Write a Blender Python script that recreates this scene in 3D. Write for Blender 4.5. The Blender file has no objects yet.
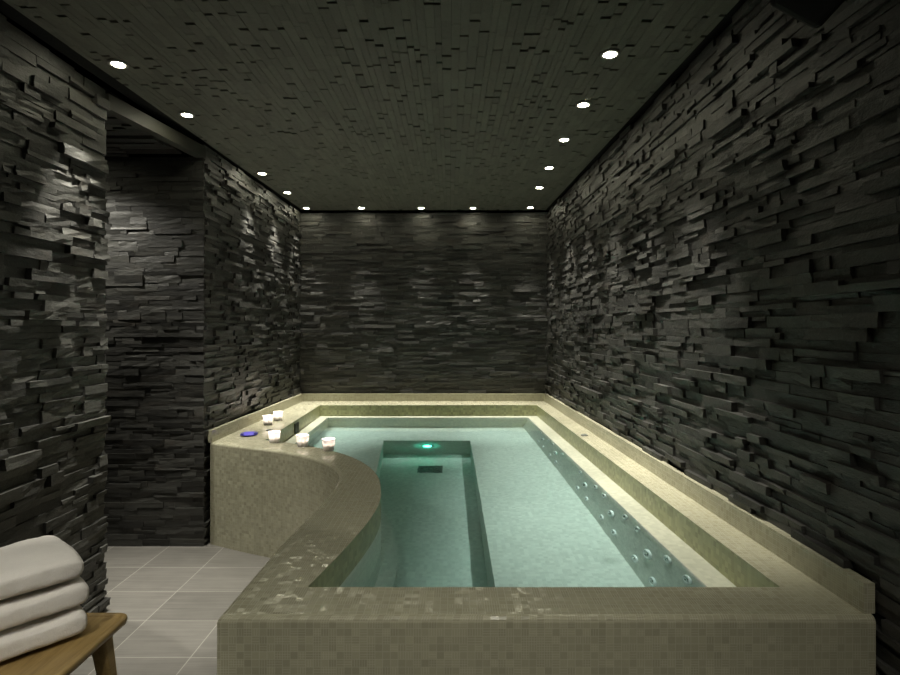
import bpy, bmesh, math, random
from mathutils import Vector, Matrix
PI = math.pi
sc = bpy.context.scene
C = sc.collection

# ---------------------------------------------------------------- helpers
def tag(o, label=None, cat=None, group=None, kind=None):
    if label: o['label'] = label
    if cat: o['category'] = cat
    if group: o['group'] = group
    if kind: o['kind'] = kind
    return o

def empty(name, loc=(0, 0, 0), rz=0):
    o = bpy.data.objects.new(name, None)
    C.objects.link(o)
    o.location = loc
    o.rotation_euler = (0, 0, rz)
    o.empty_display_size = .05
    return o

def link(name, me, m, parent=None, smooth=False):
    o = bpy.data.objects.new(name, me)
    C.objects.link(o)
    if m and not me.materials:
        me.materials.append(m)
    if parent: o.parent = parent
    if smooth:
        for p in me.polygons: p.use_smooth = True
    return o

def bobj(name, bm, m, parent=None, smooth=False, recalc=True):
    if recalc: bmesh.ops.recalc_face_normals(bm, faces=bm.faces)
    me = bpy.data.meshes.new(name)
    bm.to_mesh(me); bm.free()
    return link(name, me, m, parent, smooth)

def pyobj(name, V, F, m, parent=None, uvs=None, smooth=False, mats=None, fm=None):
    me = bpy.data.meshes.new(name)
    me.from_pydata([tuple(v) for v in V], [], F)
    if uvs is not None:
        l = me.uv_layers.new(name='UVMap')
        k = 0
        for f in uvs:
            for c in f:
                l.data[k].uv = c; k += 1
    me.update()
    return link(name, me, m, parent, smooth)

def box_bm(bm, c, s, bevel=0, rot=None, seg=2):
    r = bmesh.ops.create_cube(bm, size=1)
    vs = r['verts']
    bmesh.ops.scale(bm, vec=s, verts=vs)
    if bevel:
        es = list({e for v in vs for e in v.link_edges})
        r = bmesh.ops.bevel(bm, geom=es, offset=bevel, segments=seg, affect='EDGES', profile=.5)
        vs = list({v for f in r['faces'] for v in f.verts} | {v for v in vs if v.is_valid})
    if rot: bmesh.ops.rotate(bm, cent=(0, 0, 0), matrix=rot, verts=vs)
    bmesh.ops.translate(bm, vec=c, verts=vs)
    return vs

def lathe_bm(bm, prof, n=32, cap0=True, cap1=True):
    rings = []
    for r, z in prof:
        rings.append([bm.verts.new((r*math.cos(2*PI*i/n), r*math.sin(2*PI*i/n), z)) for i in range(n)])
    for a, b in zip(rings[:-1], rings[1:]):
        for i in range(n):
            j = (i+1) % n
            bm.faces.new((a[i], a[j], b[j], b[i]))
    if cap0: bm.faces.new(rings[0][::-1])
    if cap1: bm.faces.new(rings[-1])
    return bm

# ---------------------------------------------------------------- node helpers
def mat(name):
    m = bpy.data.materials.new(name)
    m.use_nodes = True
    nt = m.node_tree
    b = nt.nodes['Principled BSDF']
    return m, nt, b
def N(nt, t, **kw):
    n = nt.nodes.new(t)
    for k, v in kw.items():
        if hasattr(n, k) and not k.startswith('i_'): setattr(n, k, v)
    return n
def math_n(nt, op, a, b=None, c=None):
    n = nt.nodes.new('ShaderNodeMath'); n.operation = op
    for i, x in enumerate((a, b, c)):
        if x is None: continue
        if isinstance(x, (int, float)): n.inputs[i].default_value = x
        else: nt.links.new(x, n.inputs[i])
    return n.outputs[0]
def vmath(nt, op, a, b=None):
    n = nt.nodes.new('ShaderNodeVectorMath'); n.operation = op
    for i, x in enumerate((a, b)):
        if x is None: continue
        if isinstance(x, (tuple, list)): n.inputs[i].default_value = x
        elif isinstance(x, (int, float)): n.inputs['Scale'].default_value = x
        else: nt.links.new(x, n.inputs[i])
    return n.outputs[0]
def mixc(nt, f, a, b, mode='MIX'):
    n = nt.nodes.new('ShaderNodeMix'); n.data_type = 'RGBA'; n.blend_type = mode
    for s, x in ((0, f), (6, a), (7, b)):
        if isinstance(x, (int, float)): n.inputs[s].default_value = x
        elif isinstance(x, (tuple, list)): n.inputs[s].default_value = (*x, 1) if len(x) == 3 else x
        else: nt.links.new(x, n.inputs[s])
    return n.outputs[2]
def ramp(nt, x, stops):
    n = nt.nodes.new('ShaderNodeValToRGB')
    e = n.color_ramp.elements
    while len(e) < len(stops): e.new(.5)
    for i, (p, c) in enumerate(stops):
        e[i].position = p; e[i].color = (*c, 1) if len(c) == 3 else c
    nt.links.new(x, n.inputs[0])
    return n.outputs[0]
def noise(nt, vec, scale, detail=4, rough=.55):
    n = nt.nodes.new('ShaderNodeTexNoise')
    n.inputs['Scale'].default_value = scale
    n.inputs['Detail'].default_value = detail
    n.inputs['Roughness'].default_value = rough
    if vec is not None: nt.links.new(vec, n.inputs['Vector'])
    return n.outputs['Fac']
def bump(nt, h, strength, dist, normal=None):
    n = nt.nodes.new('ShaderNodeBump')
    n.inputs['Strength'].default_value = strength
    n.inputs['Distance'].default_value = dist
    nt.links.new(h, n.inputs['Height'])
    if normal is not None: nt.links.new(normal, n.inputs['Normal'])
    return n.outputs[0]
def simple(name, col, rough=.5, metal=0, spec=.5):
    m, nt, b = mat(name)
    tc = nt.nodes.new('ShaderNodeTexCoord').outputs['Object']
    f = noise(nt, tc, 40, 3)
    c = mixc(nt, f, tuple(x*.88 for x in col), tuple(min(1, x*1.1) for x in col))
    nt.links.new(c, b.inputs['Base Color'])
    b.inputs['Roughness'].default_value = rough
    b.inputs['Metallic'].default_value = metal
    b.inputs['Specular IOR Level'].default_value = spec
    return m

# ---------------------------------------------------------------- materials
def slate(name, dark, light, rust=.25, rough=.55, spec=.5, stretch=(1, 1, 1)):
    m, nt, b = mat(name)
    geo = nt.nodes.new('ShaderNodeNewGeometry')
    tc = nt.nodes.new('ShaderNodeTexCoord').outputs['Object']
    mp = nt.nodes.new('ShaderNodeMapping'); mp.inputs['Scale'].default_value = stretch
    nt.links.new(tc, mp.inputs[0]); v = mp.outputs[0]
    rnd = geo.outputs['Random Per Island']
    n1 = noise(nt, v, 22, 6, .6); n2 = noise(nt, v, 5, 3); n3 = noise(nt, v, 90, 4, .6)
    f = math_n(nt, 'ADD', math_n(nt, 'MULTIPLY', rnd, .55), math_n(nt, 'MULTIPLY', n1, .5))
    c = ramp(nt, f, [(.2, dark), (.8, light)])
    rr = math_n(nt, 'MULTIPLY', ramp(nt, n2, [(.55, (0, 0, 0)), (.75, (1, 1, 1))]), rust)
    c = mixc(nt, rr, c, (.075, .05, .03))
    nt.links.new(c, b.inputs['Base Color'])
    b.inputs['Roughness'].default_value = rough
    b.inputs['Specular IOR Level'].default_value = spec
    h = math_n(nt, 'ADD', n1, math_n(nt, 'MULTIPLY', n3, .45))
    nt.links.new(bump(nt, h, .7, .006), b.inputs['Normal'])
    return m
M_SLATE = slate('slate_ledge_stone', (.016, .016, .0145), (.058, .058, .052), .2, .5, .5, (1, 1, 2.2))
M_SLATEC = slate('slate_strip_ceiling', (.085, .088, .071), (.118, .12, .098), .12, .65, .3, (2, 1, 1))
M_BACK = simple('dark_mortar', (.012, .012, .012), .9, 0, .1)
M_HEAD = simple('header_plaster', (.035, .034, .027), .6)

def mosaic(name, base, grout, tilt=.05, rough=.17, cell=.0206, var=.28):
    m, nt, b = mat(name)
    uv = nt.nodes.new('ShaderNodeUVMap').outputs[0]
    s = vmath(nt, 'SCALE', uv, 1/cell)
    fl = vmath(nt, 'FLOOR', s)
    fr = vmath(nt, 'FRACTION', s)
    wn = nt.nodes.new('ShaderNodeTexWhiteNoise'); wn.noise_dimensions = '3D'
    nt.links.new(fl, wn.inputs['Vector'])
    sp = nt.nodes.new('ShaderNodeSeparateColor'); nt.links.new(wn.outputs['Color'], sp.inputs[0])
    fs = nt.nodes.new('ShaderNodeSeparateXYZ'); nt.links.new(fr, fs.inputs[0])
    x, y = fs.outputs[0], fs.outputs[1]
    def edge(t, w):
        a = math_n(nt, 'ABSOLUTE', math_n(nt, 'SUBTRACT', t, .5))
        return math_n(nt, 'GREATER_THAN', a, .5 - w)
    ex, ey = edge(x, .04), edge(y, .04)
    x3 = edge(math_n(nt, 'FRACT', math_n(nt, 'MULTIPLY', x, 3)), .11)
    y3 = edge(math_n(nt, 'FRACT', math_n(nt, 'MULTIPLY', y, 3)), .11)
    sel = sp.outputs[1]
    sx = math_n(nt, 'MULTIPLY', math_n(nt, 'GREATER_THAN', sel, .62), x3)
    sy = math_n(nt, 'MULTIPLY', math_n(nt, 'MULTIPLY', math_n(nt, 'GREATER_THAN', sel, .42), math_n(nt, 'SUBTRACT', 1, math_n(nt, 'MULTIPLY', math_n(nt, 'GREATER_THAN', sel, .62), math_n(nt, 'LESS_THAN', sel, .85)))), y3)
    g = math_n(nt, 'MAXIMUM', math_n(nt, 'MAXIMUM', ex, ey), math_n(nt, 'MAXIMUM', sx, sy))
    tone = ramp(nt, sp.outputs[0], [(0, tuple(v*(1-var) for v in base)), (.6, base), (1, tuple(v*(1+var) for v in base))])
    big = noise(nt, uv, 3, 3)
    tone = mixc(nt, math_n(nt, 'MULTIPLY', big, .35), tone, tuple(v*.7 for v in base))
    c = mixc(nt, math_n(nt, 'MULTIPLY', g, .55), tone, grout)
    nt.links.new(c, b.inputs['Base Color'])
    rg = math_n(nt, 'ADD', rough, math_n(nt, 'MULTIPLY', g, .4))
    nt.links.new(rg, b.inputs['Roughness'])
    geo = nt.nodes.new('ShaderNodeNewGeometry')
    off = vmath(nt, 'SCALE', vmath(nt, 'SUBTRACT', wn.outputs['Color'], (.5, .5, .5)), tilt*2)
    nn = vmath(nt, 'NORMALIZE', vmath(nt, 'ADD', geo.outputs['Normal'], off))
    nt.links.new(nn, b.inputs['Normal'])
    return m
M_MOS = mosaic('glass_mosaic_khaki', (.385, .372, .265), (.48, .46, .345), var=.10)
M_POOLT = mosaic('pool_mosaic_lit', (.70, .70, .64), (.74, .74, .68), .01, .5, var=.12)  # same mosaic made paler, light from above put into its colour
M_LEDGE = mosaic('ledge_mosaic_cream', (.38, .395, .31), (.47, .48, .39), .02, .4, var=.12)
M_INNER = mosaic('glass_mosaic_green_lit', (.33, .34, .18), (.42, .43, .26), .03, .3)  # khaki mosaic with green light off the water put into its colour

def floor_mat():
    m, nt, b = mat('floor_tiles')
    tc = nt.nodes.new('ShaderNodeTexCoord').outputs['Object']
    sep = nt.nodes.new('ShaderNodeSeparateXYZ'); nt.links.new(tc, sep.inputs[0])
    TX, TY = .372, .313
    u = math_n(nt, 'DIVIDE', math_n(nt, 'ADD', sep.outputs[0], 1.92+TX*20), TX)
    v = math_n(nt, 'DIVIDE', math_n(nt, 'ADD', sep.outputs[1], -3.115+TY*40), TY)
    cx = math_n(nt, 'FLOOR', u); cy = math_n(nt, 'FLOOR', v)
    fu = math_n(nt, 'FRACT', u); fv = math_n(nt, 'FRACT', v)
    def edge(t, w):
        return math_n(nt, 'GREATER_THAN', math_n(nt, 'ABSOLUTE', math_n(nt, 'SUBTRACT', t, .5)), .5-w)
    g = math_n(nt, 'MAXIMUM', edge(fu, .006), edge(fv, .006))
    cb = nt.nodes.new('ShaderNodeCombineXYZ'); nt.links.new(cx, cb.inputs[0]); nt.links.new(cy, cb.inputs[1])
    wn = nt.nodes.new('ShaderNodeTexWhiteNoise'); nt.links.new(cb.outputs[0], wn.inputs['Vector'])
    mp = nt.nodes.new('ShaderNodeMapping'); mp.inputs['Scale'].default_value = (1.2, 26, 1)
    nt.links.new(vmath(nt, 'ADD', tc, wn.outputs['Color']), mp.inputs[0])
    n1 = noise(nt, mp.outputs[0], 2.2, 5, .6)
    n2 = noise(nt, tc, 7, 5)
    f = math_n(nt, 'ADD', math_n(nt, 'MULTIPLY', n1, .6), math_n(nt, 'ADD', math_n(nt, 'MULTIPLY', n2, .25), math_n(nt, 'MULTIPLY', wn.outputs['Value'], .2)))
    c = ramp(nt, f, [(.3, (.100, .096, .086)), (.75, (.185, .177, .160))])
    c = mixc(nt, g, c, (.30, .29, .26))
    nt.links.new(c, b.inputs['Base Color'])
    b.inputs['Roughness'].default_value = .42
    nt.links.new(bump(nt, f, .15, .004), b.inputs['Normal'])
    return m
M_FLOOR = floor_mat()

def wood_mat():
    m, nt, b = mat('oak_wood')
    tc = nt.nodes.new('ShaderNodeTexCoord').outputs['Object']
    mp = nt.nodes.new('ShaderNodeMapping'); mp.inputs['Scale'].default_value = (14, 1.4, 14)
    nt.links.new(tc, mp.inputs[0])
    n1 = noise(nt, mp.outputs[0], 3, 6, .6)
    mp2 = nt.nodes.new('ShaderNodeMapping'); mp2.inputs['Scale'].default_value = (90, 4, 90)
    nt.links.new(tc, mp2.inputs[0])
    n2 = noise(nt, mp2.outputs[0], 3, 3)
    f = math_n(nt, 'ADD', math_n(nt, 'MULTIPLY', n1, .7), math_n(nt, 'MULTIPLY', n2, .3))
    c = ramp(nt, f, [(.3, (.19, .125, .045)), (.55, (.32, .22, .085)), (.75, (.42, .31, .145))])
    nt.links.new(c, b.inputs['Base Color'])
    b.inputs['Roughness'].default_value = .38
    nt.links.new(bump(nt, n2, .15, .002), b.inputs['Normal'])
    return m
M_WOOD = wood_mat()

def towel_mat():
    m, nt, b = mat('white_terry')
    tc = nt.nodes.new('ShaderNodeTexCoord').outputs['Object']
    n1 = noise(nt, tc, 420, 3, .7); n2 = noise(nt, tc, 60, 4)
    c = mixc(nt, n1, (.68, .65, .61), (.88, .85, .80))
    nt.links.new(c, b.inputs['Base Color'])
    b.inputs['Roughness'].default_value = .95
    b.inputs['Specular IOR Level'].default_value = .1
    b.inputs['Sheen Weight'].default_value = .3
    h = math_n(nt, 'ADD', n1, math_n(nt, 'MULTIPLY', n2, 1.2))
    nt.links.new(bump(nt, h, .6, .004), b.inputs['Normal'])
    return m
M_TOWEL = towel_mat()
M_STEEL = simple('brushed_steel', (.72, .74, .74), .25, 1)
M_JET = simple('jet_plastic_white', (.92, .94, .92), .25)
M_DARK = simple('black_plastic', (.004, .004, .0045), .7, 0, .2)
M_HOLE = simple('void_shade_dark', (.02, .025, .015), .8)  # dark colour stands for shade inside openings; the speaker grille shares it
M_GRATE = simple('drain_grate_grey', (.12, .13, .11), .5)
M_BLUE = simple('blue_violet_plastic', (.16, .14, .75), .25)
M_NAVY = simple('navy_plastic', (.05, .05, .2), .3)
M_FRAME = simple('white_fixture_ring', (.25, .25, .23), .4)

def emis(name, col, s):
    m, nt, b = mat(name)
    b.inputs['Base Color'].default_value = (*col, 1)
    b.inputs['Emission Color'].default_value = (*col, 1)
    b.inputs['Emission Strength'].default_value = s
    return m
M_LENS = emis('lit_lens', (1, .96, .72), 60)
M_LED = emis('lit_green_lens', (.05, 1, .6), 14)
M_FLAME = emis('candle_flame', (1, .86, .66), 60)

def frosted():
    m = bpy.data.materials.new('frosted_glass'); m.use_nodes = True
    nt = m.node_tree; nt.nodes.clear()
    o = nt.nodes.new('ShaderNodeOutputMaterial')
    t = nt.nodes.new('ShaderNodeBsdfTranslucent'); t.inputs[0].default_value = (.95, .92, .9, 1)
    d = nt.nodes.new('ShaderNodeBsdfDiffuse'); d.inputs[0].default_value = (.85, .83, .82, 1)
    g = nt.nodes.new('ShaderNodeBsdfGlossy'); g.inputs['Roughness'].default_value = .2
    tc = nt.nodes.new('ShaderNodeTexCoord').outputs['Object']
    f = math_n(nt, 'ADD', .45, math_n(nt, 'MULTIPLY', noise(nt, tc, 30), .2))
    a = nt.nodes.new('ShaderNodeMixShader'); nt.links.new(f, a.inputs[0])
    nt.links.new(d.outputs[0], a.inputs[1]); nt.links.new(t.outputs[0], a.inputs[2])
    c = nt.nodes.new('ShaderNodeMixShader'); c.inputs[0].default_value = .06
    nt.links.new(a.outputs[0], c.inputs[1]); nt.links.new(g.outputs[0], c.inputs[2])
    nt.links.new(c.outputs[0], o.inputs[0])
    return m
M_FROST = frosted()
M_WAX = simple('white_wax', (.85, .83, .78), .5)

def water_mat():
    m = bpy.data.materials.new('pool_water'); m.use_nodes = True
    nt = m.node_tree; nt.nodes.clear()
    o = nt.nodes.new('ShaderNodeOutputMaterial')
    g = nt.nodes.new('ShaderNodeBsdfGlass')
    g.inputs['Color'].default_value = (1, 1, 1, 1)
    g.inputs['Roughness'].default_value = 0.0
    g.inputs['IOR'].default_value = 1.33
    tc = nt.nodes.new('ShaderNodeTexCoord').outputs['Object']
    h = noise(nt, tc, 9, 3, .5)
    nt.links.new(bump(nt, h, .12, .006), g.inputs['Normal'])
    nt.links.new(g.outputs[0], o.inputs['Surface'])
    va = nt.nodes.new('ShaderNodeVolumeAbsorption')
    va.inputs['Color'].default_value = (.38, .80, .82, 1)
    va.inputs['Density'].default_value = .30
    nt.links.new(va.outputs[0], o.inputs['Volume'])
    return m
M_WATER = water_mat()

# ---------------------------------------------------------------- the room's plan
YB = 6.0                                     # back wall
def xr(y): return .986 + .0344*(YB - y)      # right wall line
def xl(y): return -1.66 - .014*(YB - y)      # far left wall line
YE, YS = 3.77, 2.92                          # passage: far side, near side
PX = -1.815                                  # near left wall line
ZT = 2.723                                   # ceiling face
COP = .69; SPL = .772
HEAD_Z = 2.615

rs = random.Random(7)
def stones(name, P0, P1, nrm, bands, m, seed, skip=None, hr=(.017, .044), lr=(.07, .28), pr=(.006, .023), back=True, rgh=(.0005, .001, .0022)):
    """split-face stone strips laid in courses between two floor points; one surface pattern, one mesh"""
    rn = random.Random(seed)
    P0 = Vector((*P0, 0)); P1 = Vector((*P1, 0))
    U = (P1-P0); L = U.length; U.normalize()
    Nn = Vector((*nrm, 0)).normalized(); Z = Vector((0, 0, 1))
    V = []; F = []
    def quad(a, b, c, d): F.append((a, b, c, d))
    def stone(u0, u1, z0, z1, d):
        if skip and skip((u0+u1)/2, (z0+z1)/2): return
        nx = max(1, int((u1-u0)/.06))
        ny = 2 if z1 - z0 > .03 else 1
        base = len(V)
        tl = rn.uniform(-.002, .002); tz = rn.uniform(-.0015, .003)
        rough = rn.choice(rgh)
        e = .0008
        for j in range(ny+1):
            for i in range(nx+1):
                a, b = i/nx, j/ny
                u = u0+e+(u1-u0-2*e)*a; z = z0+e*.7+(z1-z0-1.4*e)*b
                dd = d + tl*(a-.5)*2 + tz*(b-.5)*2 + rn.uniform(-rough, rough)
                if (j in (0, ny)): z += rn.uniform(-.0012, .0012)
                V.append(P0 + U*u + Z*z + Nn*max(dd, .002))
        for j in range(ny):
            for i in range(nx):
                a = base + j*(nx+1)+i
                quad(a, a+1, a+nx+2, a+nx+1)
        per = [base+i for i in range(nx+1)] + [base+j*(nx+1)+nx for j in range(1, ny+1)] \
            + [base+ny*(nx+1)+i for i in range(nx-1, -1, -1)] + [base+j*(nx+1) for j in range(ny-1, 0, -1)]
        bb = len(V)
        for k in per:
            p = V[k].copy(); p -= Nn*((p-P0).dot(Nn)+.004); V.append(p)
        n = len(per)
        for k in range(n):
            quad(per[(k+1) % n], per[k], bb+k, bb+(k+1) % n)
    for z0, z1 in bands:
        z = z0
        while z < z1-.004:
            h = rn.uniform(*hr)
            if z1-z-h < hr[0]: h = z1-z
            u = -rn.uniform(0, .2)
            while u < L:
                l = rn.uniform(*lr)
                if rn.random() < .15: l *= .4
                if L-u-l < .05: l = L-u
                a, b = max(u, 0), min(u+l, L)
                if b-a > .012:
                    d = rn.uniform(*pr) if rn.random() > .14 else pr[1]*rn.uniform(1.1, 1.7)
                    if rn.random() < .05: d = pr[0]*.8
                    if h > .036 and rn.random() < .28:
                        mdl = z+h*rn.uniform(.35, .65)
                        stone(a, b, z, mdl, d); stone(a, b, mdl, z+h, rn.uniform(*pr))
                    else:
                        stone(a, b, z, z+h, d)
                u += l
            z += h
    if back:
        zb0 = min(b[0] for b in bands); zb1 = max(b[1] for b in bands)
        k = len(V)
        for (uu, zz) in ((.02, zb0), (L-.03, zb0), (L-.03, zb1), (.02, zb1)):
            V.append(P0+U*uu+Z*zz)
        for (uu, zz) in ((.02, zb0), (L-.03, zb0), (L-.03, zb1), (.02, zb1)):
            V.append(P0+U*uu+Z*zz-Nn*.1)
        for q in ((0, 1, 2, 3), (7, 6, 5, 4), (0, 4, 5, 1), (1, 5, 6, 2), (2, 6, 7, 3), (3, 7, 4, 0)):
            F.append(tuple(k+i for i in q))
    o = pyobj(name, V, F, m)
    me = o.data
    me.materials.append(M_BACK)
    if back:
        for p in list(me.polygons)[-6:]: p.material_index = 1
    tag(o, kind='structure')
    return o

TOPZ = ZT-.018
B2 = [(0, SPL), (SPL, TOPZ)]
# right wall: courses run from near to far
Ln = math.hypot(xr(.5)-xr(YB), YB-.5)
stones('wall_right', (xr(.5)+.014, .5), (xr(YB)+.014, YB+.02), (-1, -.0344), B2, M_SLATE, 11,
       skip=lambda u, z: z < SPL and u > 1.05)
stones('wall_back', (-1.70, YB+.014), (1.02, YB+.014), (0, -1), [(SPL, TOPZ)], M_SLATE, 12, lr=(.08, .32), pr=(.006, .020))
stones('wall_left_far', (xl(YE)-.014, YE), (xl(YB)-.014, YB+.02), (1, -.024), B2, M_SLATE, 13,
       skip=lambda u, z: z < SPL and u > .13)
stones('wall_left_near', (PX-.02, .5), (PX-.02, YS), (1, 0), [(0, TOPZ)], M_SLATE, 14, hr=(.022, .052), pr=(.007, .028), rgh=(.001, .0025, .005))
# stone-clad far side of the side passage
stones('wall_passage', (-3.2, YE), (xl(YE)+.004, YE), (0, -1), [(0, HEAD_Z)], M_SLATE, 15, hr=(.018, .05), pr=(.004, .011))

def slab(name, c, s, m, parent=None, kind='structure'):
    bm = bmesh.new(); box_bm(bm, c, s)
    o = bobj(name, bm, m, parent)
    if kind: tag(o, kind=kind)
    return o
# plain shell around the stones
slab('wall_left_pier', (-2.59, YS-.06, 1.37), (1.46, .10, 2.7), M_BACK)
slab('wall_passage_end', (-3.25, 3.35, 1.37), (.1, 1.0, 2.74), M_BACK)
slab('wall_front', (-.35, -1.25, 1.37), (3.4, .1, 2.8), M_HEAD)
slab('wall_right_front', (xr(-.4)+.06, -.35, 1.37), (.1, 1.7, 2.8), M_BACK)
slab('wall_left_front', (PX-.07, -.35, 1.37), (.1, 1.7, 2.8), M_BACK)
bm = bmesh.new()                             # floor slab, open where the footwell goes down
fo = [(-3.3, -1.3), (1.3, -1.3), (1.3, 6.3), (-3.3, 6.3)]; fi = [(-.70, 1.70), (.22, 1.70), (.22, 5.0), (-.70, 5.0)]
for z_, up in ((0, 1), (-.1, -1)):
    O = [bm.verts.new((x, y, z_)) for x, y in fo]; I = [bm.verts.new((x, y, z_)) for x, y in fi]
    for i in range(4):
        j = (i+1) % 4; bm.faces.new((O[i], O[j], I[j], I[i]))
    if up == 1: O1, I1 = O, I
for i in range(4):
    j = (i+1) % 4
    bm.faces.new((O1[i], O1[j], O[j], O[i])); bm.faces.new((I1[i], I1[j], I[j], I[i]))
tag(bobj('floor', bm, M_FLOOR), kind='structure')

# header band above the passage opening
bm = bmesh.new()
a = .5*(PX+xl(YE))
def quadprism(bm, pts, z0, z1):
    lo = [bm.verts.new((x, y, z0)) for x, y in pts]; hi = [bm.verts.new((x, y, z1)) for x, y in pts]
    bm.faces.new(lo[::-1]); bm.faces.new(hi)
    n = len(pts)
    for i in range(n): bm.faces.new((lo[i], lo[(i+1) % n], hi[(i+1) % n], hi[i]))
quadprism(bm, [(PX+.01, YS), (xl(YE)+.012, YE+.005), (xl(YE)-.05, YE+.005), (PX-.05, YS)], HEAD_Z-.005, ZT-.035)
tag(bobj('trim_1', bm, M_HEAD), kind='structure')

# ---- ceilings of stone strips
def ceiling(name, xa, xb, y0, y1, z, along_y, m, seed, w=(.024, .044), lr=(.06, .24), notch=.34):
    rn = random.Random(seed)
    V = []; F = []
    def stone(x0, x1, ya, yb, d):
        e = .0002
        b = len(V)
        q = [(x0+e, ya+e), (x1-e, ya+e), (x1-e, yb-e), (x0+e, yb-e)]
        for (s, t) in q:
            V.append(Vector((xa(t)+(xb(t)-xa(t))*s if along_y else s, t, z-d-rn.uniform(0, .001))))
        for (s, t) in q:
            V.append(Vector((xa(t)+(xb(t)-xa(t))*s if along_y else s, t, z+.004)))
        F.append((b+3, b+2, b+1, b)); F.append((b, b+1, b+5, b+4)); F.append((b+1, b+2, b+6, b+5))
        F.append((b+2, b+3, b+7, b+6)); F.append((b+3, b, b+4, b+7))
    if along_y:
        W = xb(3)-xa(3); s = 0
        while s < 1:
            ds = rn.uniform(*w)/W
            if 1-s-ds < .008: ds = 1-s
            t = y0 - rn.uniform(0, .3)
            while t < y1:
                l = rn.uniform(*lr)
                a, b = max(t, y0), min(t+l, y1)
                if rn.random() < notch: b -= rn.uniform(.008, .02)
                if b-a > .02: stone(s, s+ds, a, b, rn.uniform(.0088, .0104))
                t += l
            s += ds
    else:
        t = y0
        while t < y1:
            dt = rn.uniform(*w)
            if y1-t-dt < .02: dt = y1-t
            x = xa - rn.uniform(0, .3)
            while x < xb:
                l = rn.uniform(*lr)
                a, b = max(x, xa), min(x+l, xb)
                if b-a > .02: stone(a, b, t, t+dt, rn.uniform(.004, .03))
                x += l
            t += dt
    k = len(V)
    if along_y:
        c4 = [(xa(y0)-.09, y0-.03), (xb(y0)+.09, y0-.03), (xb(y1)+.09, y1+.08), (xa(y1)-.09, y1+.08)]
    else:
        c4 = [(xa, y0), (xb, y0), (xb, y1), (xa, y1)]
    for zz in (z, z+.08):
        for x, y in c4: V.append(Vector((x, y, zz)))
    for q in ((3, 2, 1, 0), (4, 5, 6, 7), (0, 1, 5, 4), (1, 2, 6, 5), (2, 3, 7, 6), (3, 0, 4, 7)):
        F.append(tuple(k+i for i in q))
    o = pyobj(name, V, F, m); o.data.materials.append(M_BACK)
    for p in list(o.data.polygons)[-6:]: p.material_index = 1
    tag(o, kind='structure')
ceiling('ceiling', lambda y: -1.625-.030*(YB-y),
        lambda y: xr(y)-.022, -1.2, YB-.045, ZT+.012, True, M_SLATEC, 21)
ceiling('ceiling_passage', -3.2, PX-.02, YS, YE-.004, HEAD_Z+.03, False, M_SLATE, 22, (.035, .07), (.25, .8))

# ---------------------------------------------------------------- plunge pool
pool = empty('plunge_pool', (0, 3.7, 0))
tag(pool, 'built-in plunge pool clad in khaki glass mosaic, its left side curving in an S', 'pool')
def P(o):                                    # keep world coordinates under the pool's empty
    o.location = (0, -3.7, 0); return o

def catmull(pts, k=8):
    out = []
    for i in range(len(pts)-1):
        p0 = pts[max(i-1, 0)]; p1 = pts[i]; p2 = pts[i+1]; p3 = pts[min(i+2, len(pts)-1)]
        for j in range(k):
            t = j/k
            out.append(tuple(.5*((2*p1[a]) + (-p0[a]+p2[a])*t + (2*p0[a]-5*p1[a]+4*p2[a]-p3[a])*t*t + (-p0[a]+3*p1[a]-3*p2[a]+p3[a])*t**3) for a in (0, 1)))
    out.append(pts[-1])
    return out
YF = 1.497
ocurve = [(-.636, YF), (-.630, 1.8), (-.624, 2.04), (-.604, 2.28), (-.592, 2.507), (-.590, 2.73), (-.604, 2.92), (-.655, 3.08),
          (-.764, 3.25), (-.92, 3.405), (-1.126, 3.545), (-1.377, 3.66), (xl(3.79)+.03, 3.80)]
ocv = catmull(ocurve, 6)
icurve = [(-.440, 1.671), (-.388, 1.95), (-.345, 2.257), (-.336, 2.5), (-.362, 2.73), (-.405, 2.93), (-.485, 3.14), (-.594, 3.33),
          (-.734, 3.50), (-.957, 3.68), (-1.148, 3.80), (-1.318, 3.88)]
icv = catmull(icurve, 6)

def strip(V, F, UV, A, B, ua, va, vb, flip=False):
    """quads between two equal-length open polylines of 3D points"""
    n = len(A); b = len(V)
    V += A; V += B
    for i in range(n-1):
        q = (b+i, b+i+1, b+n+i+1, b+n+i)
        uv = ((ua[i], va), (ua[i+1], va), (ua[i+1], vb), (ua[i], vb))
        if flip: q = q[::-1]; uv = uv[::-1]
        F.append(q); UV.append(uv)
def arclen(pts):
    s = [0]
    for a, b in zip(pts[:-1], pts[1:]): s.append(s[-1]+math.hypot(b[0]-a[0], b[1]-a[1]))
    return s
def offset_open(pts, d):
    out = []
    for i, p in enumerate(pts):
        a = pts[max(i-1, 0)]; b = pts[min(i+1, len(pts)-1)]
        t = Vector((b[0]-a[0], b[1]-a[1])).normalized()
        out.append((p[0]+t.y*d, p[1]-t.x*d))
    return out
def z3(pts, z): return [Vector((p[0], p[1], z)) for p in pts]

# outer shell + rounded lip + coping top, as parts
xR = xr(YF)-.016
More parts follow.
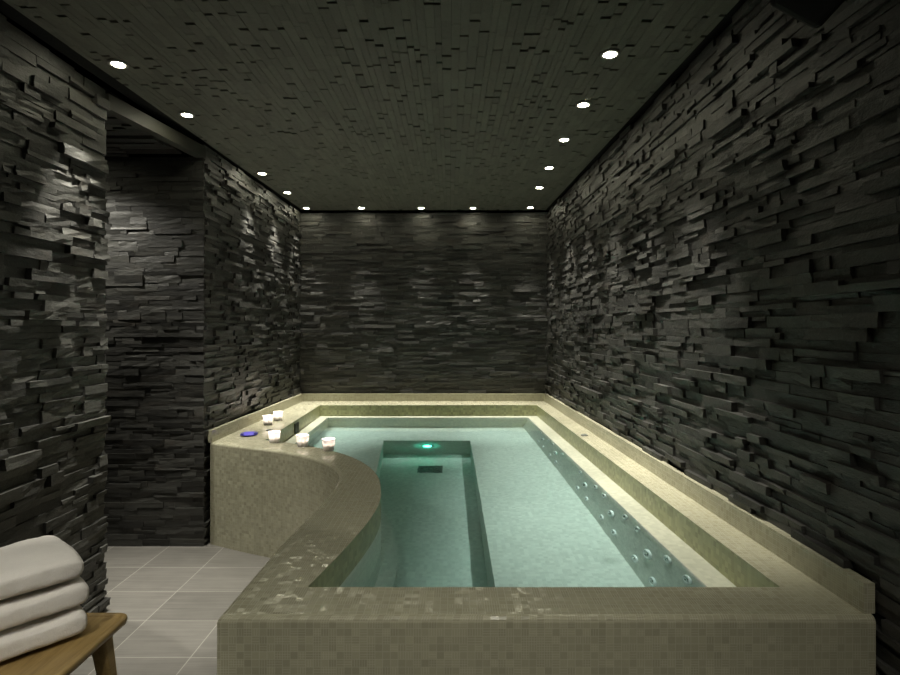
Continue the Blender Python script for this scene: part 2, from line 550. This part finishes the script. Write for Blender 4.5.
# -- outer wall (front face and curved left face)
R = .016
def mitre(pts, d):
    """offset towards the inside of the tub with mitred corners"""
    out = []
    n = len(pts)
    for i, p in enumerate(pts):
        def nrm(a, b):
            t = Vector((b[0]-a[0], b[1]-a[1])).normalized(); return Vector((t.y, -t.x))
        n1 = nrm(pts[i-1], p) if i > 0 else None
        n2 = nrm(p, pts[i+1]) if i < n-1 else None
        if n1 is None: n1 = n2
        if n2 is None: n2 = n1
        m_ = (n1+n2).normalized(); k = d/max(.3, m_.dot(n1))
        out.append((p[0]+m_.x*k, p[1]+m_.y*k))
    return out
outer = [(xR, YF)] + ocv                       # front right -> front left -> curve -> wall
outer = [(xR, YF), (.3, YF)] + ocv
V = []; F = []; UV = []
s = arclen(outer); s = [-x for x in s]
strip(V, F, UV, z3(outer, 0), z3(outer, COP-.024), s, 0, COP-.024)
# right-hand end of the front face, against the wall
P(pyobj('outer_wall', V, F, M_MOS, pool, UV))
V = []; F = []; UV = []
prev = (outer, COP-.024)
prof = [(0.0, COP-R)] + [(R-R*math.cos(a), COP-R+R*math.sin(a)) for a in (PI/6, PI/3, PI/2)]
vv = COP-.024
for d, z in prof:
    cur = (mitre(outer, d), z)
    step = math.hypot(d-(0 if d else 0), 0)
    nv = vv+.009
    strip(V, F, UV, z3(prev[0], prev[1]), z3(cur[0], cur[1]), s, vv, nv)
    vv = nv; prev = cur
# the flat top: fill between lip line and inner contour
inner = [(.970, 1.671), (.3, 1.671)] + icv + [(-1.365, 5.655), (.828, 5.67)]
lip = prev[0]
top_outer = lip + [(xl(YB-.0)+.0, YB-.0), (xr(YB), YB-.0)]
bm = bmesh.new()
def loop(bm, pts, z):
    vs = [bm.verts.new((x, y, z)) for x, y in pts]
    return [bm.edges.new((vs[i], vs[(i+1) % len(vs)])) for i in range(len(vs))]
es = loop(bm, top_outer, COP)+loop(bm, inner, COP)
bmesh.ops.triangle_fill(bm, edges=es, use_beauty=True, use_dissolve=False)
bm.verts.index_update()
b = len(V)
V += [v.co.copy() for v in bm.verts]
for f in bm.faces:
    ids = [v.index for v in f.verts]
    if f.normal.z < 0: ids = ids[::-1]
    F.append(tuple(b+i for i in ids)); UV.append(tuple((V[b+i].x, V[b+i].y) for i in ids))
bm.free()
P(pyobj('coping', V, F, M_MOS, pool, UV))

# -- tile upstand (splashback) along three walls
def upstand(name, p0, p1, th, z0, z1):
    d = Vector((p1[0]-p0[0], p1[1]-p0[1])); L = d.length; d.normalize(); n = Vector((d.y, -d.x))
    c = [Vector((*p0, 0)), Vector((*p1, 0))]
    nn = Vector((n.x, n.y, 0))*th
    A = [c[0], c[1], c[1]-nn, c[0]-nn]        # front line, back line
    V = [a+Vector((0, 0, z)) for z in (z0, z1) for a in A]
    F = [(0, 1, 5, 4), (4, 5, 6, 7), (1, 2, 6, 5), (3, 0, 4, 7), (2, 3, 7, 6)]
    UV = [((0, z0), (L, z0), (L, z1), (0, z1)), ((0, z1), (L, z1), (L, z1+th), (0, z1+th)),
          ((0, z0), (th, z0), (th, z1), (0, z1)), ((0, z0), (th, z0), (th, z1), (0, z1)), ((0, z0), (L, z0), (L, z1), (0, z1))]
    return P(pyobj(name, V, F, M_MOS, pool, UV))
upstand('upstand', (xl(3.885)+.012, 3.80), (xl(YB)+.012, YB-.012), -.03, COP, SPL)
upstand('upstand', (xl(YB), YB-.012), (xr(YB), YB-.012), -.02, COP, SPL)
upstand('upstand', (xr(YB)-.004, YB-.012), (xr(1.52)-.004, 1.515), -.03, COP-.0, SPL)

# -- inner wall above and below water, ledge, seat, footwell
WZ = .572; LZ = .580; SZ = .125; FZ = -.325
nI = len(inner); iu = arclen(inner+[inner[0]])
ic = inner+[inner[0]]
V = []; F = []; UV = []
strip(V, F, UV, z3(ic, COP), z3(ic, LZ-.0), iu, COP, LZ)
P(pyobj('inner_wall', V, F, M_INNER, pool, UV))
# ledge contour
def led(p):
    x, y = p
    if p == inner[0]: return (x-.1, y)
    if p == inner[-1]: return (x-.1, y-.1)
    if p == inner[-2]: return (x+.1, y-.09)
    if p == icv[-1]: return (x+.10, y-.055)
    return p
ld = [led(p) for p in inner]; ldc = ld+[ld[0]]
V = []; F = []; UV = []
b = len(V)
V += z3(ic, LZ)+z3(ldc, LZ); n = len(ic)
for i in range(n-1):
    if ic[i] == ldc[i] and ic[i+1] == ldc[i+1]: continue
    q = (b+i, b+i+1, b+n+i+1, b+n+i)
    F.append(q); UV.append(tuple((V[k].x, V[k].y) for k in q))
P(pyobj('ledge', V, F, M_LEDGE, pool, UV))
# lower wall from the ledge to the seat, its right side reclined
def low(p):
    if p == ld[0]: return (p[0]-.055, p[1])
    if p == ld[-1]: return (p[0]-.055, p[1])
    return p
lw = [low(p) for p in ld]; lwc = lw+[lw[0]]
V = []; F = []; UV = []
strip(V, F, UV, z3(ldc, LZ), z3(lwc, SZ), arclen(ldc), LZ, SZ)
P(pyobj('backrest_wall', V, F, M_POOLT, pool, UV))
# seat: area between lower contour and footwell outline
foot = [(.175, 1.76), (-.35, 1.76), (-.30, 1.95), (-.262, 2.257), (-.258, 2.5), (-.285, 2.75), (-.34, 2.98), (-.43, 3.25), (-.53, 3.6), (-.63, 4.94), (.135, 4.94)]
V = []; F = []; UV = []
bm = bmesh.new()
es = loop(bm, lw, SZ)+loop(bm, foot, SZ)
bmesh.ops.triangle_fill(bm, edges=es, use_beauty=True, use_dissolve=False)
bm.verts.index_update()
V += [v.co.copy() for v in bm.verts]
for f in bm.faces:
    ids = [v.index for v in f.verts]
    if f.normal.z < 0: ids = ids[::-1]
    F.append(tuple(ids)); UV.append(tuple((V[i].x, V[i].y) for i in ids))
bm.free()
P(pyobj('seat', V, F, M_POOLT, pool, UV))
fc = foot+[foot[0]]
V = []; F = []; UV = []
strip(V, F, UV, z3(fc, SZ), z3(fc, FZ), arclen(fc), SZ, FZ)
b = len(V); V += z3(foot, FZ)
F.append(tuple(range(b, b+len(foot)))); UV.append(tuple((x, y) for x, y in foot))
P(pyobj('footwell', V, F, M_POOLT, pool, UV))

# jets
jet_ring_me = jet_eye_me = None
def jet_meshes():
    bm = bmesh.new()
    lathe_bm(bm, [(.0235, 0), (.0245, .004), (.0225, .0075), (.018, .008), (.0155, .005), (.0135, .001)], 20, False, False)
    bmesh.ops.recalc_face_normals(bm, faces=bm.faces)
    a = bpy.data.meshes.new('jet_nozzle'); bm.to_mesh(a); bm.free(); a.materials.append(M_JET)
    bm = bmesh.new()
    lathe_bm(bm, [(.0138, .001), (.0125, .0055), (.009, .0085), (.0055, .0095), (.0045, .006), (.004, .002)], 16, False, True)
    bmesh.ops.recalc_face_normals(bm, faces=bm.faces)
    e = bpy.data.meshes.new('jet_eyeball'); bm.to_mesh(e); bm.free(); e.materials.append(M_STEEL)
    for me in (a, e):
        for p in me.polygons: p.use_smooth = True
    return a, e
jr, je = jet_meshes()
nj = Vector((-1, -.0346, .13)).normalized()
q_rot = nj.to_track_quat('Z', 'Y')
def jet(y, z, sc_):
    dep = (LZ-z)/(LZ-SZ)
    x = .83+.0346*(5.67-y)-.1-.055*dep
    r = bpy.data.objects.new('jet_nozzle', jr); C.objects.link(r); r.parent = pool
    r.location = Vector((x, y-3.7, z)) + nj*.0005
    r.rotation_mode = 'QUATERNION'; r.rotation_quaternion = q_rot; r.scale = (sc_,)*3
    e = bpy.data.objects.new('jet_eyeball', je); C.objects.link(e); e.parent = r
for yc in (1.87, 2.375, 2.87, 3.37, 4.2, 4.69):
    jet(yc, .392, 1.6)
    for s_ in (-1, 1):
        if yc+s_*.165 > 1.72: jet(yc+s_*.165, .515, 1.25)
        jet(yc+s_*.103, .236, 1.25)

# skimmer opening, air buttons, drain, lamp
def local_obj(name, bm, m, loc, parent, smooth=False):
    o = bobj(name, bm, m, parent, smooth); o.location = (loc[0], loc[1]-3.7, loc[2]); return o
bm = bmesh.new(); box_bm(bm, (0, 0, 0), (.012, .11, .085), .003)
sk = local_obj('skimmer_opening', bm, M_HOLE, (-1.3355, 4.72, .628), pool)  # solid block, its dark colour stands for the shade inside the slot
for x, y in ((-1.405, 4.245), (.815+.12, 4.05)):
    bm = bmesh.new(); lathe_bm(bm, [(.026, 0), (.026, .005), (.022, .008), (.012, .009), (.011, .006)], 24, True, True)
    local_obj('air_button', bm, M_GRATE, (x, y, COP), pool, False)
bm = bmesh.new()
box_bm(bm, (0, 0, .004), (.2, .18, .008), .002)
gr = local_obj('drain_grate', bm, M_GRATE, (-.2, 4.5, FZ), pool)
bm = bmesh.new()
for i in range(9): box_bm(bm, (0, -.072+.018*i, .0085), (.17, .006, .002))
sl = bobj('grate_slots', bm, M_HOLE, gr)  # thin bars, their dark colour stands for shade in the slots
bm = bmesh.new(); lathe_bm(bm, [(.05, 0), (.05, .008), (.042, .014), (.036, .012)], 28, True, False)
bmesh.ops.rotate(bm, cent=(0, 0, 0), matrix=Matrix.Rotation(PI/2, 3, 'X'), verts=bm.verts)
lp = local_obj('underwater_lamp', bm, M_STEEL, (-.245, 4.94, -.06), pool, True)
bm = bmesh.new(); lathe_bm(bm, [(.036, .006), (.034, .015), (.02, .019), (.003, .02)], 28, True, True)
bmesh.ops.rotate(bm, cent=(0, 0, 0), matrix=Matrix.Rotation(PI/2, 3, 'X'), verts=bm.verts)
ln = bobj('lamp_lens', bm, M_LED, lp, True)
tag(ln, 'green glowing lens')

# water surface
bm = bmesh.new()
wl = [(x, y) for x, y in ld]
vs = [bm.verts.new((x, y, WZ)) for x, y in wl]
es = [bm.edges.new((vs[i], vs[(i+1) % len(vs)])) for i in range(len(vs))]
bmesh.ops.triangle_fill(bm, edges=es, use_beauty=True)
for f in bm.faces:
    if f.normal.z < 0: f.normal_flip()
wo = bobj('pool_water', bm, M_WATER, None, True, recalc=False)
for p in wo.data.polygons: p.use_smooth = True
tag(wo, 'clear turquoise water filling the mosaic plunge pool', 'water', kind='stuff')

# ---------------------------------------------------------------- downlights
LC = (1.0, .955, .84)
spots = []
def fixture(x, y, z=ZT, label='', group=None, W=30, ang=54, tilt=(0, 0)):
    r = empty('ceiling_downlight', (x, y, z-.004))
    tag(r, label, 'light', group)
    a = link('trim_ring', ring_me, None, r); b_ = link('lens', lens_me, None, r)
    L = bpy.data.lights.new('downlight_beam', 'SPOT')
    L.energy = W; L.color = LC; L.spot_size = math.radians(ang); L.spot_blend = .8; L.shadow_soft_size = .022
    o = bpy.data.objects.new('downlight_beam', L); C.objects.link(o); o.parent = r
    o.location = (0, 0, -.012)
    o.rotation_euler = (math.radians(tilt[0]), math.radians(tilt[1]), 0)
    L.cycles.is_caustics_light = True
    spots.append(o)
bm = bmesh.new(); lathe_bm(bm, [(.044, .004), (.044, -.003), (.038, -.006), (.031, -.005), (.029, .006)], 28, False, False)
bmesh.ops.recalc_face_normals(bm, faces=bm.faces)
ring_me = bpy.data.meshes.new('trim_ring'); bm.to_mesh(ring_me); bm.free(); ring_me.materials.append(M_FRAME)
bm = bmesh.new(); lathe_bm(bm, [(.026, .006), (.0258, -.002), (.018, -.005), (.004, -.0055)], 28, True, True)
bmesh.ops.recalc_face_normals(bm, faces=bm.faces)
lens_me = bpy.data.meshes.new('lens'); bm.to_mesh(lens_me); bm.free(); lens_me.materials.append(M_LENS)
WALLW = 60
left = [(-1.60, 2.66, 'nearest downlight along the left wall, above the passage edge'),
        (-1.575, 3.29, 'second downlight from the front on the left, above the side passage'),
        (-1.56, 4.53, 'third downlight from the front along the left wall, just past the passage'),
        (-1.545, 5.16, 'fourth downlight from the front along the left wall')]
right = [(.71, 2.563, 'nearest and largest downlight along the right wall'),
         (.72, 3.14, 'second downlight from the front along the right wall'),
         (.725, 3.72, 'third downlight from the front along the right wall'),
         (.735, 4.37, 'fourth downlight from the front along the right wall'),
         (.75, 4.98, 'fifth downlight from the front along the right wall')]
back = [(-1.545, 5.82, 'corner downlight where the left and back walls meet'),
        (-.974, 5.82, 'second downlight from the left in the row before the back wall'),
        (-.352, 5.82, 'middle downlight of the row before the back wall'),
        (.186, 5.82, 'fourth downlight from the left in the row before the back wall'),
        (.78, 5.80, 'corner downlight where the right and back walls meet')]
for x, y, l in left: fixture(x, y, label=l, group='downlights along the left wall', W=115 if y < 3 else 85, ang=50, tilt=(0, 5 if y < 3 else 0))
for x, y, l in right: fixture(x, y, label=l, group='downlights along the right wall', W=80, tilt=(0, -5))
for x, y, l in back: fixture(x, y, label=l, group='downlights before the back wall', W=85, ang=46, tilt=(-5, 0))
fixture(-2.62, 3.40, z=HEAD_Z+.0, label='downlight in the lowered ceiling of the side passage', W=42, ang=110, tilt=(0, -18))
for x, fw, tl in ((-1.3, 75, 5), (-.4, 34, 0), (.35, 30, 0)):  # unseen lamps added to brighten the pool front, bench and towels
    fixture(x, -.1, label='unseen downlight added overhead to light the front of the pool and the bench', group='unseen downlights added over the front of the room', W=fw, ang=64 if x > -1 else 44, tilt=(32, tl))
# green underwater lamp
L = bpy.data.lights.new('underwater_glow', 'SPOT'); L.energy = .45; L.color = (.1, 1, .65); L.spot_size = 2.6; L.shadow_soft_size = .03
o = bpy.data.objects.new('underwater_glow', L); C.objects.link(o); o.parent = lp; o.location = (0, -.03, 0); o.rotation_euler = (PI/2, 0, 0)
o.rotation_euler = (-PI/2+PI, 0, 0)

# ---------------------------------------------------------------- candles
def cand_meshes():
    bm = bmesh.new()
    lathe_bm(bm, [(.026, .0), (.0275, .002), (.029, .012), (.0345, .066), (.0335, .067), (.0325, .066), (.0275, .016)], 28, True, True)
    bmesh.ops.recalc_face_normals(bm, faces=bm.faces)
    a = bpy.data.meshes.new('glass_cup'); bm.to_mesh(a); bm.free(); a.materials.append(M_FROST)
    bm = bmesh.new(); lathe_bm(bm, [(.0265, .0165), (.0275, .028), (.0265, .031)], 24, True, True)
    bmesh.ops.recalc_face_normals(bm, faces=bm.faces)
    w = bpy.data.meshes.new('wax'); bm.to_mesh(w); bm.free(); w.materials.append(M_WAX)
    bm = bmesh.new(); lathe_bm(bm, [(.0012, .031), (.004, .036), (.0045, .040), (.003, .047), (.0006, .055)], 12, True, True)
    f = bpy.data.meshes.new('flame'); bm.to_mesh(f); bm.free(); f.materials.append(M_FLAME)
    for me in (a, f):
        for p in me.polygons: p.use_smooth = True
    return a, w, f
cg, cw, cf = cand_meshes()
Lc = bpy.data.lights.new('candle_light', 'POINT'); Lc.energy = 1.7; Lc.color = (1, .86, .78); Lc.shadow_soft_size = .012
def inv(u, v, z=COP):
    Y = 560*(1.46-z)/(v-329); return (u-455)*Y/560, Y
for (u, v, l) in ((278, 420.5, 'lit frosted candle glass by the left wall, the farthest back of the five'),
                  (268, 424.8, 'lit frosted candle glass near the left wall, just in front of the farthest one'),
                  (274.3, 442.6, 'lit frosted candle glass nearest the blue oval item, on the front rim'),
                  (302.7, 446.4, 'lit frosted candle glass in the middle of the three on the curved rim'),
                  (328.6, 450.4, 'lit frosted candle glass farthest right, on the curved rim by the water')):
    x, y = inv(u, v)
    r = empty('candle_holder', (x, y, COP)); tag(r, l, 'candle', 'lit candle glasses on the pool rim'); r.scale = (1.2, 1.2, 1.12)
    for nm, me in (('glass_cup', cg), ('wax', cw), ('flame', cf)):
        link(nm, me, None, r)
    o = bpy.data.objects.new('candle_light', Lc); C.objects.link(o); o.parent = r; o.location = (0, 0, .045)

# small blue oval dish
x, y = inv(249, 435)
r = empty('oval_dish', (x, y, COP), .25); tag(r, 'small blue-violet oval dish on the left rim, in front of the dark button', 'dish')
bm = bmesh.new(); lathe_bm(bm, [(.045, 0), (.060, .010), (.062, .011), (.060, .012), (.046, .003), (.01, .003)], 36, True, True)
bmesh.ops.scale(bm, vec=(1, 1.35, 1), verts=bm.verts)
bobj('bowl', bm, M_BLUE, r, True)
for s_ in (-1, 1):
    bm = bmesh.new(); box_bm(bm, (s_*.047, .012*s_, .012), (.026, .045, .006), .002)
    bobj('end_grip', bm, M_NAVY, r)

# ---------------------------------------------------------------- bench
bx0, bx1, by0, by1, bz = -1.755, -1.143, 1.16, 1.985, .457
bench = empty('wooden_bench', ((bx0+bx1)/2, (by0+by1)/2, 0))
tag(bench, 'low oak bench with a raised rim and splayed legs, beside the left wall', 'bench')
cxb, cyb = bench.location.x, bench.location.y
W_, D_ = bx1-bx0, by1-by0
def rrect(w, d, r, n=6):
    pts = []
    for (sx, sy, a0) in ((1, 1, 0), (-1, 1, PI/2), (-1, -1, PI), (1, -1, 3*PI/2)):
        for i in range(n+1):
            a = a0+PI/2*i/n
            pts.append((sx*(w/2-r)+r*math.cos(a), sy*(d/2-r)+r*math.sin(a)))
    return pts
def slab_rings(bm, rings, cap0=True, cap1=True):
    R_ = []
    for w, d, r, z in rings: R_.append([bm.verts.new((x, y, z)) for x, y in rrect(w, d, r)])
    for a, b in zip(R_[:-1], R_[1:]):
        for i in range(len(a)):
            j = (i+1) % len(a); bm.faces.new((a[i], a[j], b[j], b[i]))
    if cap0: bm.faces.new(R_[0][::-1])
    if cap1: bm.faces.new(R_[-1])
bm = bmesh.new()
slab_rings(bm, [(W_-.03, D_-.03, .03, bz-.030), (W_-.008, D_-.008, .035, bz-.024), (W_, D_, .04, bz-.012), (W_-.003, D_-.003, .039, bz-.003), (W_-.012, D_-.012, .034, bz),
                (W_-.040, D_-.040, .022, bz), (W_-.048, D_-.048, .018, bz-.003), (W_-.052, D_-.052, .016, bz-.005)])
bobj('seat_board', bm, M_WOOD, bench, True)
for o in [bench.children[0]]:
    for p in o.data.polygons:
        if len(p.vertices) > 4: p.use_smooth = False
for sx in (-1, 1):
    for sy in (-1, 1):
        bm = bmesh.new()
        top = Vector((sx*(W_/2-.062), sy*(D_/2-.085), bz-.026)); bot = Vector((sx*(W_/2-.018), sy*(D_/2-.045), 0))
        for i, (t, w, d) in enumerate(((0, .058, .05), (.3, .05, .044), (1, .032, .032))):
            c = top.lerp(bot, t)
            rr = [bm.verts.new((c.x+x, c.y+y, c.z)) for x, y in rrect(w, d, .008, 3)]
            if i == 0: bm.faces.new(rr)
            else:
                for k in range(len(rr)):
                    j = (k+1) % len(rr); bm.faces.new((pr_[k], pr_[j], rr[j], rr[k]))
            pr_ = rr
        bm.faces.new(rr[::-1])
        bobj('leg', bm, M_WOOD, bench, False)
for sy in (-1, 1):
    bm = bmesh.new(); box_bm(bm, (0, sy*(D_/2-.088), bz-.05), (W_-.15, .022, .045), .004)
    bobj('rail', bm, M_WOOD, bench)
for sx in (-1, 1):
    bm = bmesh.new(); box_bm(bm, (sx*(W_/2-.065), 0, bz-.05), (.022, D_-.19, .045), .004)
    bobj('rail', bm, M_WOOD, bench)

# ---------------------------------------------------------------- towels
TH = .090
def towel(zb, seed, dx, label):
    rn = random.Random(seed)
    Lx, Wy, T = .50, .33, TH
    bm = bmesh.new()
    nx, ny = 44, 40
    def sup(t, e):                       # superellipse section
        c, s_ = math.cos(t), math.sin(t)
        return math.copysign(abs(c)**e, c), math.copysign(abs(s_)**e, s_)
    rings = []
    for i in range(nx+1):
        a = -1+2*i/nx
        # end rounding
        k = 1.0
        e = (1-abs(a))*Lx/2
        rr = .036
        if e < rr: k = math.sqrt(max(0, 1-((rr-e)/rr)**2))
        ring = []
        for j in range(ny):
            t = 2*PI*j/ny
            y, z = sup(t, .46)
            yy = y*(Wy/2-.012*(1-k)); zz = z*(T/2)*(.3+.7*k)
            # sag along the middle and soft waviness
            wob = .0022*math.sin(a*7+seed)+.002*math.sin(y*5+a*4+seed*2)
            soft = .006*math.cos(y*PI/2)*(1 if z > 0 else .0)
            if abs(z) > .5: zz += (wob+soft-.004)*(1 if z > 0 else 0)
            ring.append(bm.verts.new((a*Lx/2, yy, zz)))
        rings.append(ring)
    for A, B in zip(rings[:-1], rings[1:]):
        for j in range(ny):
            j2 = (j+1) % ny; bm.faces.new((A[j], A[j2], B[j2], B[j]))
    bm.faces.new(rings[0]); bm.faces.new(rings[-1][::-1])
    o = bobj('folded_towel', bm, M_TOWEL, None, True)
    md = o.modifiers.new('s', 'SUBSURF'); md.levels = md.render_levels = 1
    tx = bpy.data.textures.new('fluff', 'CLOUDS'); tx.noise_scale = .05
    dm = o.modifiers.new('d', 'DISPLACE'); dm.texture = tx; dm.strength = .006; dm.mid_level = .5; dm.texture_coords = 'OBJECT'
    av = Vector((-.64, -.77)).normalized(); bv = Vector((-.77, .64)).normalized()
    c = Vector((-1.195, 1.835)) + av*(Lx/2+dx) + bv*(Wy/2+.0)
    o.location = (c.x, c.y, zb+T/2); o.rotation_euler = (0, 0, math.atan2(-av.y, -av.x)+rn.uniform(-.01, .01))
    tag(o, label, 'towel', 'folded white towels stacked on the bench')
    return o
z0 = bz+.001
towel(z0, 1, -.002, 'folded white towel at the bottom of the stack, lying on the bench')
towel(z0+TH+.002, 2, -.006, 'folded white towel in the middle of the stack on the bench')
towel(z0+2*TH+.004, 3, .008, 'folded white towel on top of the stack on the bench')

# ---------------------------------------------------------------- wall loudspeaker, top right
sp = empty('wall_loudspeaker', (.985, 1.50, 2.435)); tag(sp, 'black loudspeaker hung high on the right stone wall, cut by the frame', 'speaker')
rot = (Matrix.Rotation(math.radians(28), 3, 'Y') @ Matrix.Rotation(math.radians(-25), 3, 'X'))
bm = bmesh.new(); box_bm(bm, (0, 0, 0), (.16, .17, .26), .02, rot=rot, seg=3)
cab = bobj('cabinet', bm, M_DARK, sp)
bm = bmesh.new(); box_bm(bm, (0, -.088, 0), (.135, .008, .235), .003, rot=rot); bobj('grille', bm, M_HOLE, sp)
bm = bmesh.new(); box_bm(bm, (.10, 0, .03), (.11, .03, .03), .003); bobj('bracket', bm, M_DARK, sp)

# ---------------------------------------------------------------- caustics: refracted lamp light on pool surfaces
wo.cycles.is_caustics_caster = True
for ch in pool.children:
    ch.cycles.is_caustics_receiver = True

# ---------------------------------------------------------------- world, camera, view
w = bpy.data.worlds.new('World'); sc.world = w; w.use_nodes = True
w.node_tree.nodes['Background'].inputs[0].default_value = (0, 0, 0, 1)
w.node_tree.nodes['Background'].inputs[1].default_value = 0

cam = bpy.data.cameras.new('camera'); co = bpy.data.objects.new('camera', cam); C.objects.link(co)
co.location = (0, 0, 1.46); co.rotation_euler = (PI/2, 0, 0)
cam.sensor_width = 36; cam.lens = 560/900*36
cam.shift_x = (450-455)/900
cam.shift_y = (329-337.5)/900
cam.clip_start = .02
sc.camera = co
cy = sc.cycles
cy.use_denoising = True
cy.max_bounces = 12; cy.diffuse_bounces = 5; cy.glossy_bounces = 4; cy.transmission_bounces = 8
cy.caustics_refractive = True; cy.caustics_reflective = True
cy.blur_glossy = .5
cy.sample_clamp_indirect = 6
vs = sc.view_settings
vs.view_transform = 'Standard'; vs.look = 'None'; vs.gamma = 1; vs.use_curve_mapping = False
vs.exposure = 1.18
